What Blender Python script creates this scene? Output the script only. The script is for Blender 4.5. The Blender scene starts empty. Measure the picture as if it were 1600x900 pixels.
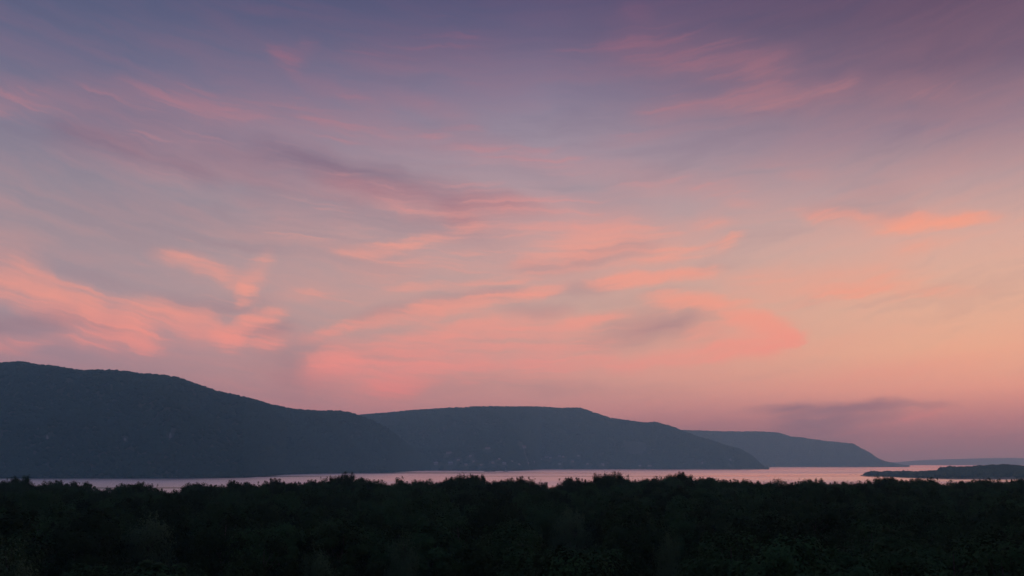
import bpy, math, random
import numpy as np
from mathutils import Vector

# ------------------------------------------------------------------ camera
sc = bpy.context.scene
COL = sc.collection
F = 1600.0                    # focal length in photo pixels (1600 x 900)
HORIZON = 722.0               # photo row of the horizon
CAM_H = 40.0                  # metres above the river
TILT = math.atan((HORIZON - 450.0) / F)
cam_data = bpy.data.cameras.new('camera')
cam_data.sensor_width = 36.0
cam_data.lens = 36.0 * F / 1600.0
cam_data.clip_start = 0.5
cam_data.clip_end = 120000.0
cam = bpy.data.objects.new('camera', cam_data)
cam.location = (0, 0, CAM_H)
cam.rotation_euler = (math.pi / 2 + TILT, 0, 0)
COL.objects.link(cam)
sc.camera = cam

def ray(x, y):
    cx, cy = (x - 800.0) / F, (450.0 - y) / F
    c, s = math.cos(TILT), math.sin(TILT)
    return np.array([cx, c - s * cy, s + c * cy])

def on_level(x, y, z=0.0):
    r = ray(x, y)
    k = (z - CAM_H) / r[2]
    return np.array([0, 0, CAM_H]) + r * k

def at_depth(x, y, depth):
    r = ray(x, y)
    return np.array([0, 0, CAM_H]) + r * (depth / r[1])

def to_px(p):
    c, s = math.cos(TILT), math.sin(TILT)
    d = p[1] * c + (p[2] - CAM_H) * s
    u = -p[1] * s + (p[2] - CAM_H) * c
    return 800 + F * p[0] / d, 450 - F * u / d

def az_el(x, y):
    r = ray(x, y)
    r = r / np.linalg.norm(r)
    return math.atan2(r[0], r[1]), math.asin(r[2])

def lin(c):
    out = []
    for v in c:
        v /= 255.0
        out.append(v / 12.92 if v <= 0.04045 else ((v + 0.055) / 1.055) ** 2.4)
    return tuple(out)

# ------------------------------------------------------------------ sun and sky
SUN_AZ = math.radians(48)     # to the right of the view, already at the horizon
SUN_EL = math.radians(0.6)
sun_data = bpy.data.lights.new('sun', 'SUN')
sun_data.energy = 0.02
sun_data.angle = math.radians(6)
sun_data.color = (1.0, 0.62, 0.42)
sun = bpy.data.objects.new('sun', sun_data)
sd = Vector((math.sin(SUN_AZ) * math.cos(SUN_EL), math.cos(SUN_AZ) * math.cos(SUN_EL), math.sin(SUN_EL)))
sun.rotation_euler = (-sd).to_track_quat('-Z', 'Y').to_euler()
sun.location = (0, 0, 900)
COL.objects.link(sun)

sc.view_settings.view_transform = 'Standard'
sc.view_settings.look = 'None'
sc.view_settings.exposure = 0.0
sc.view_settings.gamma = 1.0
sc.view_settings.use_curve_mapping = False

world = bpy.data.worlds.new('World')
sc.world = world
world.use_nodes = True
try:
    world.cycles.sampling_method = 'MANUAL'
    world.cycles.sample_map_resolution = 512
except Exception:
    pass

class Nodes:
    def __init__(self, tree):
        self.t = tree
        tree.nodes.clear()
    def new(self, kind, **kw):
        n = self.t.nodes.new(kind)
        for k, v in kw.items():
            setattr(n, k, v)
        return n
    def put(self, sock, v):
        if v is None:
            return
        if isinstance(v, bpy.types.NodeSocket):
            self.t.links.new(v, sock)
        else:
            sock.default_value = v
    def math(self, op, a, b=None, c=None, clamp=False):
        n = self.new('ShaderNodeMath', operation=op, use_clamp=clamp)
        for i, v in enumerate((a, b, c)):
            self.put(n.inputs[i], v)
        return n.outputs[0]
    def mix(self, fac, a, b, blend='MIX'):
        n = self.new('ShaderNodeMix', data_type='RGBA', blend_type=blend)
        self.put(n.inputs['Factor'], fac)
        self.put(n.inputs[6], a if isinstance(a, bpy.types.NodeSocket) else (*a, 1))
        self.put(n.inputs[7], b if isinstance(b, bpy.types.NodeSocket) else (*b, 1))
        return n.outputs[2]
    def ramp(self, fac, stops, interp='LINEAR'):
        n = self.new('ShaderNodeValToRGB')
        n.color_ramp.interpolation = interp
        e = n.color_ramp.elements
        while len(e) < len(stops):
            e.new(0.5)
        for el, (p, c) in zip(e, stops):
            el.position = p
            el.color = (*c, 1) if hasattr(c, '__len__') else (c, c, c, 1)
        self.put(n.inputs[0], fac)
        return n.outputs[0]
    def noise(self, vec, scale, detail=3, rough=0.5, dist=0.0, dims='3D'):
        n = self.new('ShaderNodeTexNoise', noise_dimensions=dims)
        self.put(n.inputs['Vector'], vec)
        n.inputs['Scale'].default_value = scale
        n.inputs['Detail'].default_value = detail
        n.inputs['Roughness'].default_value = rough
        n.inputs['Distortion'].default_value = dist
        return n
    def mapping(self, vec, loc=(0, 0, 0), rot=(0, 0, 0), scale=(1, 1, 1), kind='POINT'):
        n = self.new('ShaderNodeMapping', vector_type=kind)
        self.put(n.inputs['Vector'], vec)
        n.inputs['Location'].default_value = loc
        n.inputs['Rotation'].default_value = rot
        n.inputs['Scale'].default_value = scale
        return n.outputs[0]
    def rng(self, v, a, b, c, d, smooth=False):
        n = self.new('ShaderNodeMapRange', clamp=True)
        if smooth:
            n.interpolation_type = 'SMOOTHSTEP'
        self.put(n.inputs[0], v)
        for i, q in enumerate((a, b, c, d)):
            n.inputs[i + 1].default_value = q
        return n.outputs[0]

W = Nodes(world.node_tree)
tc = W.new('ShaderNodeTexCoord')
sep = W.new('ShaderNodeSeparateXYZ')
W.put(sep.inputs[0], tc.outputs['Generated'])
az = W.math('ARCTAN2', sep.outputs[0], sep.outputs[1])
el = W.math('ARCSINE', sep.outputs[2])
K = 1000.0                                        # direction units: milliradians
uv = W.new('ShaderNodeCombineXYZ')
W.put(uv.inputs[0], W.math('MULTIPLY', az, K))
W.put(uv.inputs[1], W.math('MULTIPLY', el, K))
uv = uv.outputs[0]

def el_of(y):                                     # ramp position of a photo row
    return min(1.0, max(0.0, (az_el(800, y)[1] + 0.02) / 0.8))
el01 = W.math('MULTIPLY_ADD', el, 1 / 0.8, 0.02 / 0.8, clamp=True)

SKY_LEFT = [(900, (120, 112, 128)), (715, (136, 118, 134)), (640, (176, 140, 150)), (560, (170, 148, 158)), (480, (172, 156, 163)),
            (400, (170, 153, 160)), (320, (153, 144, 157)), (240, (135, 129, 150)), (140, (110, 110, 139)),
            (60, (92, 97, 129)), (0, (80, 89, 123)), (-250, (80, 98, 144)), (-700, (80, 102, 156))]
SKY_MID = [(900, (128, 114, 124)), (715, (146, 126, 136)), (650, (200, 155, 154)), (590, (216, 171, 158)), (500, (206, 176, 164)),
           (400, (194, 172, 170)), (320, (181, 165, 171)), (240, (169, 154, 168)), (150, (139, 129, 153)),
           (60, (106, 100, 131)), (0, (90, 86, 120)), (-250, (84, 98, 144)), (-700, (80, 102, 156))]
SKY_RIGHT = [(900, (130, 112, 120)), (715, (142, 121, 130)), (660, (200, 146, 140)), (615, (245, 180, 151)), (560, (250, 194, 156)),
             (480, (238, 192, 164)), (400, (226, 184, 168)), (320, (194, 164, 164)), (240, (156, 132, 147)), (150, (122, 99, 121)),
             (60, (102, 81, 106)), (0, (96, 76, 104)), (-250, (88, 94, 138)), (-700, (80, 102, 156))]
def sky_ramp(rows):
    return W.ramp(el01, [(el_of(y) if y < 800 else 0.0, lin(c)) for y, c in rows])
toward = W.math('COSINE', W.math('SUBTRACT', az, SUN_AZ))
def tw(x):
    return math.cos(az_el(x, 450)[0] - SUN_AZ)
f1 = W.rng(toward, tw(120), tw(850), 0, 1)
f2 = W.rng(toward, tw(850), tw(1500), 0, 1)
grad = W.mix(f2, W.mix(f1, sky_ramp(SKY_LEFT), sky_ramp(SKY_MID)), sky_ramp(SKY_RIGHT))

# cirrus: soft strokes of ice cloud placed by direction, broken up by wind-drawn noise
warp = W.noise(uv, 0.016, 5, 0.6)
wsub = W.new('ShaderNodeVectorMath', operation='MULTIPLY_ADD')
W.put(wsub.inputs[0], warp.outputs['Color'])
wsub.inputs[1].default_value = (46, 20, 0)
wsub.inputs[2].default_value = (-23, -10, 1)
wadd = W.new('ShaderNodeVectorMath', operation='ADD')
W.put(wadd.inputs[0], uv)
W.put(wadd.inputs[1], wsub.outputs[0])
cuv = wadd.outputs[0]

# (points in photo pixels, half width, strength)
LIT = [
    ([(492, 70), (465, 92), (428, 84)], 13, .32), ([(425, 84), (462, 120), (525, 142), (595, 168)], 13, .34),
    ([(600, 142), (670, 166), (742, 192)], 15, .32),
    ([(-60, 150), (60, 150), (190, 142), (300, 154), (410, 174), (520, 192), (680, 216), (820, 244)], 24, .30),
    ([(820, 244), (930, 262), (1060, 284), (1180, 300)], 20, .26),
    ([(80, 228), (200, 256), (300, 282)], 12, .2), ([(500, 272), (600, 304), (690, 332), (760, 352)], 16, .3),
    ([(720, 330), (800, 330), (880, 345), (980, 350)], 30, .34),
    ([(970, 8), (1012, 24)], 16, .3), ([(950, 70), (1060, 80), (1170, 96), (1235, 104)], 28, .44),
    ([(1010, 175), (1130, 162), (1220, 155), (1300, 146), (1345, 124)], 20, .55), ([(1345, 128), (1430, 140), (1510, 152)], 18, .24),
    ([(1380, 180), (1480, 178)], 10, .2), ([(920, 228), (1045, 205)], 9, .22), ([(1225, 272), (1290, 272)], 9, .32),
    ([(1140, 318), (1185, 321)], 7, .3), ([(560, 90), (660, 85), (780, 72)], 24, .2),
    ([(240, 394), (292, 402), (342, 420), (384, 446), (386, 474)], 13, .62), ([(420, 398), (398, 430), (384, 452)], 13, .4),
    ([(-40, 432), (20, 446), (76, 462), (140, 484), (196, 508), (246, 534)], 22, .8), ([(90, 534), (180, 532), (260, 534)], 14, .46),
    ([(-30, 542), (70, 540)], 13, .5), ([(-40, 400), (30, 405), (60, 430)], 22, .25),
    ([(205, 478), (276, 494), (338, 518), (362, 536)], 19, .85), ([(358, 534), (386, 508), (436, 488)], 12, .75), ([(386, 536), (440, 530)], 14, .62),
    ([(425, 462), (518, 456)], 9, .35), ([(530, 396), (622, 384), (722, 364)], 10, .52), ([(420, 345), (520, 352), (560, 372)], 18, .12),
    ([(600, 452), (700, 446), (790, 440), (846, 431)], 8, .45), ([(478, 528), (560, 505), (640, 490), (704, 478), (776, 466), (876, 449)], 12, .78),
    ([(488, 588), (512, 560), (560, 548)], 24, .6), ([(540, 570), (620, 545), (700, 528), (800, 516), (900, 508)], 26, .62),
    ([(520, 588), (600, 600), (665, 584)], 26, .6), ([(600, 590), (640, 616)], 24, .3), ([(680, 568), (800, 560), (900, 566), (1010, 566)], 14, .42),
    ([(620, 585), (760, 578), (880, 578)], 14, .35),
    ([(1075, 346), (1142, 351)], 9, .5), ([(1130, 384), (1166, 370)], 9, .42), ([(990, 404), (1080, 392), (1150, 380)], 13, .42),
    ([(930, 440), (1020, 434), (1120, 422)], 11, 1.15), ([(800, 468), (872, 447)], 9, .5), ([(880, 508), (972, 487)], 9, .95), ([(800, 412), (850, 404)], 8, .3), ([(850, 402), (960, 372), (1060, 368)], 24, .3),
    ([(1010, 468), (1080, 470), (1130, 482), (1190, 502), (1240, 518), (1248, 528)], 15, .95), ([(1246, 526), (1200, 544), (1120, 552), (1000, 562)], 14, .7), ([(1080, 532), (1180, 528), (1230, 524)], 26, .6),
    ([(1260, 336), (1340, 348), (1400, 352)], 12, .45), ([(1250, 332), (1320, 340), (1390, 346)], 8, .28), ([(1390, 347), (1460, 346), (1550, 340)], 10, 1.0), ([(1400, 356), (1455, 356), (1505, 348)], 8, .85), ([(1410, 338), (1450, 334)], 7, .5), ([(1340, 366), (1420, 362)], 7, .35), ([(1372, 396), (1482, 378)], 12, .4),
    ([(1150, 448), (1290, 444), (1430, 432)], 24, .6), ([(1230, 455), (1400, 452), (1540, 452)], 8, .4), ([(1400, 656), (1440, 646), (1490, 636)], 10, .3), ([(800, 400), (900, 380), (1000, 350)], 34, .25),
    ([(850, 530), (960, 545)], 22, .3), ([(560, 420), (700, 410), (820, 405)], 20, .2),
    ([(380, 350), (600, 350), (820, 370), (1050, 380)], 60, .1), ([(430, 440), (640, 430), (860, 430), (1080, 450)], 60, .1), ([(640, 560), (840, 545), (1040, 540)], 46, .16),
    ([(120, 170), (360, 200), (600, 240), (840, 275)], 46, .16), ([(540, 100), (760, 90), (960, 80), (1180, 110)], 44, .16), ([(60, 490), (240, 500), (400, 505)], 40, .1),
]
DIM = [
    ([(70, 198), (160, 220), (270, 254), (336, 282)], 16, .55), ([(400, 228), (470, 248), (540, 268), (640, 290), (740, 310), (840, 330)], 20, .7),
    ([(330, 240), (430, 285), (560, 312), (680, 340), (790, 362)], 38, .42), ([(120, 190), (260, 210), (400, 240)], 34, .3),
    ([(700, 320), (745, 345)], 20, .35), ([(380, 520), (450, 508)], 12, .5), ([(60, 492), (140, 500), (190, 520)], 16, .4),
    ([(560, 494), (640, 480), (720, 466), (820, 456)], 12, .42), ([(400, 552), (470, 566), (500, 600)], 44, .3), ([(640, 604), (780, 600), (940, 610)], 14, .2),
    ([(880, 410), (940, 396), (1010, 384)], 16, .5), ([(800, 414), (880, 418)], 11, .4), ([(880, 448), (960, 444)], 12, .4), ([(790, 486), (890, 484)], 11, .4),
    ([(905, 538), (985, 526), (1060, 514)], 18, .26), ([(930, 514), (1010, 500), (1100, 494)], 22, .3), ([(980, 512), (1060, 505), (1130, 508)], 28, .24), ([(1270, 326), (1350, 334), (1430, 342)], 13, .22),
    ([(1170, 642), (1270, 640), (1350, 634), (1420, 628), (1500, 629)], 7, .55), ([(1220, 652), (1320, 647), (1430, 637)], 15, .42), ([(1220, 668), (1310, 664), (1380, 654)], 22, .42), ([(1200, 686), (1290, 684), (1350, 676)], 22, .3), ([(1060, 690), (1200, 676), (1330, 680)], 26, .25),
    ([(250, 470), (340, 480), (420, 478)], 16, .35), ([(400, 370), (520, 390), (640, 410)], 26, .22), ([(1320, 300), (1420, 305)], 20, .2), ([(150, 330), (300, 340), (420, 352)], 36, .18),
    ([(-40, 520), (40, 505), (110, 512)], 16, .35), ([(800, 250), (900, 300), (1000, 320)], 24, .15),
]
def segments(items):
    """each stroke becomes short soft ellipses: centre, direction, half sizes (milliradians), strength"""
    out = []
    for pts, wd, amp in items:
        n = len(pts) - 1
        for k, ((x0, y0), (x1, y1)) in enumerate(zip(pts[:-1], pts[1:])):
            a0, e0 = az_el(x0, y0)
            a1, e1 = az_el(x1, y1)
            L = math.hypot(a1 - a0, e1 - e0) * K
            w_ = wd * K / F * (1.0 if n < 2 else 0.72 + 0.42 * math.sin(math.pi * (k + .5) / n))
            out.append((((a0 + a1) / 2 * K, (e0 + e1) / 2 * K), math.atan2(e1 - e0, a1 - a0), L * 0.78 + w_ * 0.9, w_ * 1.75, amp))
    return out
SEG_LIT, SEG_DIM = segments(LIT), segments(DIM)

def strokes(G, vec, segs):
    acc = None
    for (c, ang, ha, hb, amp) in segs:
        ca, sa = math.cos(ang), math.sin(ang)
        ds = []                                    # nodes are made in the order they are needed
        for (p, q, h) in ((ca, sa, ha), (-sa, ca, hb)):
            dt = G.new('ShaderNodeVectorMath', operation='DOT_PRODUCT')
            G.put(dt.inputs[0], vec)
            dt.inputs[1].default_value = (p / h, q / h, -(p * c[0] + q * c[1]) / h)
            ds.append(dt.outputs['Value'])
        r2 = G.math('MULTIPLY_ADD', ds[1], ds[1], -1.0)
        r2 = G.math('MULTIPLY_ADD', ds[0], ds[0], r2)
        r2 = G.math('MINIMUM', r2, 0.0)
        r2 = G.math('MULTIPLY', r2, r2)
        acc = G.math('MULTIPLY_ADD', r2, amp, 0.0 if acc is None else acc)
    return acc

sepc = W.new('ShaderNodeSeparateXYZ')
W.put(sepc.inputs[0], cuv)
bend = W.math('MULTIPLY', sepc.outputs[0], sepc.outputs[0])
bend = W.math('MULTIPLY_ADD', bend, -0.00030, sepc.outputs[1])
fuv = W.new('ShaderNodeCombineXYZ')
W.put(fuv.inputs[0], sepc.outputs[0])
W.put(fuv.inputs[1], bend)
fuv = fuv.outputs[0]
fib1 = W.noise(W.mapping(fuv, (0, 0, 0), (0, 0, math.radians(-4)), (0.0085, 0.105, 1)), 1.0, 7, 0.62, 0.35).outputs['Fac']
fib2 = W.noise(W.mapping(fuv, (40, 7, 3), (0, 0, math.radians(2)), (0.0042, 0.034, 1)), 1.0, 6, 0.62, 0.5).outputs['Fac']
veil = W.math('MULTIPLY', W.rng(fib2, 0.44, 0.74, 0.0, 0.26), W.rng(el01, 0.03, 0.10, 0, 1))
thin = W.rng(fib2, 0.30, 0.46, 0.26, 0.0)
erode = W.rng(fib1, 0.30, 0.70, 0.50, -0.10)
gain = W.rng(fib1, 0.30, 0.70, 1.0, 1.9)
dgain = W.rng(fib1, 0.30, 0.68, 1.2, 0.6)

lit_col = W.ramp(el01, [(el_of(y) if y < 800 else 0.0, lin(c)) for y, c in
    [(900, (190, 120, 125)), (690, (210, 135, 136)), (580, (255, 160, 147)), (480, (255, 170, 147)), (380, (255, 170, 148)), (300, (232, 152, 148)),
     (200, (192, 132, 142)), (100, (162, 111, 131)), (0, (136, 92, 121)), (-300, (120, 100, 140)), (-700, (96, 100, 146))]])
lit_col = W.mix(W.math('MULTIPLY', f2, 0.6), lit_col, W.mix(1.0, lit_col, (1.04, 1.06, 0.86), 'MULTIPLY'))
dim_col = W.ramp(el01, [(el_of(y) if y < 800 else 0.0, lin(c)) for y, c in
    [(900, (126, 108, 122)), (640, (142, 114, 130)), (560, (152, 122, 136)), (460, (160, 130, 142)), (340, (148, 122, 138)), (220, (116, 104, 130)),
     (100, (94, 88, 118)), (-300, (74, 84, 124)), (-700, (70, 86, 134))]])

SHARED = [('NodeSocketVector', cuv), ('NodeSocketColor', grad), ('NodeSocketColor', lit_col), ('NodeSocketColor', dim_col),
          ('NodeSocketFloat', veil), ('NodeSocketFloat', thin), ('NodeSocketFloat', erode), ('NodeSocketFloat', gain), ('NodeSocketFloat', dgain)]
def sky_patch(lits, dims):
    """the sky of one patch of directions: clear gradient, grey-mauve cloud, sunlit cloud"""
    ng = bpy.data.node_groups.new('sky_patch', 'ShaderNodeTree')
    for k_, (st, _) in enumerate(SHARED):
        ng.interface.new_socket('in%d' % k_, in_out='INPUT', socket_type=st)
    ng.interface.new_socket('sky', in_out='OUTPUT', socket_type='NodeSocketShader')
    G = Nodes(ng)
    gi = G.new('NodeGroupInput')
    cuv_, grad_, litc, dimc, veil_, thin_, erode_, gain_, dgain_ = [gi.outputs[k_] for k_ in range(9)]
    d = strokes(G, cuv_, lits)
    if d is None:
        d = veil_
    else:
        d_ = G.math('SUBTRACT', d, erode_)
        d = G.math('MULTIPLY', d, 0.42)
        d = G.math('MAXIMUM', d_, d)
        d = G.math('MULTIPLY_ADD', d, gain_, veil_)
    d = G.math('MULTIPLY', d, -1.0)
    d = G.math('EXPONENT', d)
    cover = G.math('SUBTRACT', 1.0, d)
    t = strokes(G, cuv_, dims)
    t = thin_ if t is None else G.math('MULTIPLY_ADD', t, dgain_, thin_)
    t = G.math('MINIMUM', t, 1.0)
    t = G.math('MULTIPLY', t, 0.8)
    base = G.mix(t, grad_, dimc)
    bgn = G.new('ShaderNodeBackground')
    G.put(bgn.inputs[0], G.mix(cover, base, litc))
    go = G.new('NodeGroupOutput')
    G.put(go.inputs[0], bgn.outputs[0])
    gn = W.new('ShaderNodeGroup')
    gn.node_tree = ng
    for k_, (_, sock) in enumerate(SHARED):
        W.put(gn.inputs[k_], sock)
    return gn.outputs[0]

def near(segs, r):
    m = 24.0
    return [q for q in segs if r[0] - m < q[0][0] + abs(q[2] * math.cos(q[1])) + abs(q[3] * math.sin(q[1])) and q[0][0] - abs(q[2] * math.cos(q[1])) - abs(q[3] * math.sin(q[1])) < r[1] + m
            and r[2] - m < q[0][1] + abs(q[2] * math.sin(q[1])) + abs(q[3] * math.cos(q[1])) and q[0][1] - abs(q[2] * math.sin(q[1])) - abs(q[3] * math.cos(q[1])) < r[3] + m]

# patches of the sky hold only the strokes that reach them (the same sums everywhere, fewer to add up)
az_k, el_k = W.math('MULTIPLY', az, K), W.math('MULTIPLY', el, K)
def decide(sock, cuts, leaves):
    """a binary choice between len(cuts)+1 shaders"""
    if not cuts:
        return leaves[0]()
    m = len(cuts) // 2
    lo, hi = decide(sock, cuts[:m], leaves[:m + 1]), decide(sock, cuts[m + 1:], leaves[m + 1:])
    ms = W.new('ShaderNodeMixShader')
    W.put(ms.inputs[0], W.math('GREATER_THAN', sock, cuts[m]))
    W.put(ms.inputs[1], lo)
    W.put(ms.inputs[2], hi)
    return ms.outputs[0]
az_cuts = [-640, -300, -130, 30, 200, 640]
el_cuts = [-5, 165, 300, 520]
def column(i):
    def build():
        if i == 0 or i == len(az_cuts):
            return sky_patch([], [])
        def cell(j):
            def b_():
                if j == 0 or j == len(el_cuts):
                    return sky_patch([], [])
                r = (az_cuts[i - 1], az_cuts[i], el_cuts[j - 1], el_cuts[j])
                return sky_patch(near(SEG_LIT, r), near(SEG_DIM, r))
            return b_
        return decide(el_k, el_cuts, [cell(j) for j in range(len(el_cuts) + 1)])
    return build
cloud = decide(az_k, az_cuts, [column(i) for i in range(len(az_cuts) + 1)])

nish = W.new('ShaderNodeTexSky', sky_type='NISHITA', sun_disc=False)
nish.sun_elevation = SUN_EL
nish.sun_rotation = SUN_AZ
nish.altitude = 100
nish.air_density = 1.0
nish.dust_density = 2.0
nish.ozone_density = 2.0
bg_sky = W.new('ShaderNodeBackground')
W.put(bg_sky.inputs[0], nish.outputs[0])
bg_sky.inputs[1].default_value = 0.05
mixw = W.new('ShaderNodeMixShader')              # thin high cloud sheet over the clear dusk sky
mixw.inputs[0].default_value = 0.93
W.put(mixw.inputs[1], bg_sky.outputs[0])
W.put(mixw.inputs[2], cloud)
wout = W.new('ShaderNodeOutputWorld')
W.put(wout.inputs[0], mixw.outputs[0])

sc.render.engine = 'CYCLES'
sc.cycles.use_denoising = True
try:
    sc.cycles.denoiser = 'OPENIMAGEDENOISE'
except Exception:
    pass
sc.cycles.max_bounces = 5
sc.cycles.diffuse_bounces = 2
sc.cycles.glossy_bounces = 2
sc.cycles.transparent_max_bounces = 4
sc.cycles.volume_bounces = 3
sc.cycles.use_adaptive_sampling = False
sc.cycles.caustics_reflective = False
sc.cycles.caustics_refractive = False

# ------------------------------------------------------------------ helpers
def make_mesh(name, verts, faces):
    """verts (n,3); faces (m,k) array or list of such arrays"""
    groups = faces if isinstance(faces, list) else [faces]
    groups = [np.asarray(g, dtype=np.int32) for g in groups if len(g)]
    me = bpy.data.meshes.new(name)
    verts = np.asarray(verts, dtype=np.float32)
    me.vertices.add(len(verts))
    me.vertices.foreach_set('co', verts.ravel())
    loops = np.concatenate([g.ravel() for g in groups])
    sizes = np.concatenate([np.full(len(g), g.shape[1], dtype=np.int32) for g in groups])
    starts = np.concatenate([[0], np.cumsum(sizes)[:-1]]).astype(np.int32)
    me.loops.add(len(loops))
    me.loops.foreach_set('vertex_index', loops)
    me.polygons.add(len(sizes))
    me.polygons.foreach_set('loop_start', starts)
    me.polygons.foreach_set('loop_total', sizes)
    me.update(calc_edges=True)
    me.validate()
    return me

def link(name, data, parent=None, mat=None):
    o = bpy.data.objects.new(name, data)
    COL.objects.link(o)
    if parent is not None:
        o.parent = parent
    if mat is not None and data is not None and not data.materials:
        data.materials.append(mat)
    return o

def tag(o, label, cat=None, group=None, kind=None):
    o['label'] = label
    if cat: o['category'] = cat
    if group: o['group'] = group
    if kind: o['kind'] = kind
    return o

def smooth(me):
    me.polygons.foreach_set('use_smooth', np.ones(len(me.polygons), dtype=bool))

def interp(pts):
    xs = np.array([p[0] for p in pts], float)
    ys = np.array([p[1] for p in pts], float)
    return lambda x: np.interp(x, xs, ys)

def vnoise(x, y, seed=0):
    xi, yi = np.floor(x).astype(np.int64), np.floor(y).astype(np.int64)
    fx, fy = x - xi, y - yi
    fx, fy = fx * fx * (3 - 2 * fx), fy * fy * (3 - 2 * fy)
    def h(a, b):
        n = (a * 374761393 + b * 668265263 + seed * 144665) & 0xffffffff
        n = ((n ^ (n >> 13)) * 1274126177) & 0xffffffff
        return ((n ^ (n >> 16)) & 0xffff) / 65535.0
    return (h(xi, yi) * (1 - fx) + h(xi + 1, yi) * fx) * (1 - fy) + (h(xi, yi + 1) * (1 - fx) + h(xi + 1, yi + 1) * fx) * fy

def fbm(x, y, seed=0, oct=4):
    v, a, t = 0.0, 1.0, 0.0
    for k in range(oct):
        v = v + a * vnoise(x * 2 ** k + 17.3 * k, y * 2 ** k - 9.1 * k, seed + k)
        t += a
        a *= 0.5
    return v / t

def material(name, build):
    m = bpy.data.materials.new(name)
    m.use_nodes = True
    n = Nodes(m.node_tree)
    out = n.new('ShaderNodeOutputMaterial')
    b = n.new('ShaderNodeBsdfPrincipled')
    n.put(out.inputs['Surface'], b.outputs[0])
    b.inputs['Roughness'].default_value = 0.85
    b.inputs['Specular IOR Level'].default_value = 0.2
    build(n, b, out)
    return m

def mottled(c1, c2, scale, rough=0.9, spec=0.15, rand=0.0):
    def f(n, b, out):
        tcn = n.new('ShaderNodeTexCoord')
        nz = n.noise(tcn.outputs['Object'], scale, 4, 0.6)
        col = n.mix(n.rng(nz.outputs['Fac'], 0.3, 0.7, 0, 1), c1, c2)
        if rand:
            oi = n.new('ShaderNodeObjectInfo')
            hs = n.new('ShaderNodeHueSaturation')
            n.put(hs.inputs['Value'], n.rng(oi.outputs['Random'], 0, 1, 1 - rand, 1 + rand))
            n.put(hs.inputs['Hue'], n.rng(oi.outputs['Random'], 0, 1, 0.485, 0.515))
            n.put(hs.inputs['Color'], col)
            col = hs.outputs[0]
        n.put(b.inputs['Base Color'], col)
        b.inputs['Roughness'].default_value = rough
        b.inputs['Specular IOR Level'].default_value = spec
        bp = n.new('ShaderNodeBump')
        bp.inputs['Strength'].default_value = 0.4
        n.put(bp.inputs['Height'], nz.outputs['Fac'])
        n.put(b.inputs['Normal'], bp.outputs[0])
    return f

M = {}
M['foliage'] = material('foliage', mottled((0.022, 0.046, 0.015), (0.040, 0.070, 0.022), 0.9, spec=0.03, rand=0.45))
M['foliage_pale'] = material('foliage_pale', mottled((0.066, 0.105, 0.042), (0.090, 0.128, 0.056), 0.9, spec=0.03, rand=0.12))
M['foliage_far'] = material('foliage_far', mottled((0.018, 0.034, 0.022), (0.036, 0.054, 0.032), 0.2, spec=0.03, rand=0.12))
M['bark'] = material('bark', mottled((0.05, 0.04, 0.032), (0.10, 0.085, 0.07), 3.0))
M['bark_pale'] = material('bark_pale', mottled((0.42, 0.40, 0.36), (0.22, 0.20, 0.18), 2.0))
M['soil'] = material('soil', mottled((0.045, 0.05, 0.028), (0.08, 0.07, 0.045), 0.03))
M['hillside'] = material('hillside', mottled((0.038, 0.046, 0.026), (0.075, 0.072, 0.048), 0.012))
M['rock'] = material('rock', mottled((0.26, 0.24, 0.22), (0.16, 0.15, 0.13), 0.06))
M['whitewash'] = material('whitewash', mottled((0.30, 0.295, 0.285), (0.22, 0.215, 0.205), 0.8))
M['brick'] = material('brick', mottled((0.36, 0.26, 0.21), (0.28, 0.2, 0.16), 0.8))
M['roof_metal'] = material('roof_metal', mottled((0.30, 0.31, 0.33), (0.22, 0.22, 0.24), 0.7, rough=0.5))
M['roof_red'] = material('roof_red', mottled((0.22, 0.09, 0.07), (0.15, 0.07, 0.06), 0.7))
M['window_glass'] = material('window_glass', mottled((0.03, 0.035, 0.04), (0.05, 0.055, 0.06), 0.5, rough=0.1, spec=0.5))
M['hull_dark'] = material('hull_dark', mottled((0.03, 0.03, 0.035), (0.06, 0.045, 0.04), 0.5, rough=0.5))
M['boat_white'] = material('boat_white', mottled((0.75, 0.75, 0.74), (0.6, 0.6, 0.6), 0.5, rough=0.4))
M['stubble'] = material('stubble', mottled((0.24, 0.21, 0.14), (0.17, 0.16, 0.10), 0.03))
M['sand'] = material('sand', mottled((0.26, 0.22, 0.17), (0.16, 0.14, 0.11), 0.05))

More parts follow.
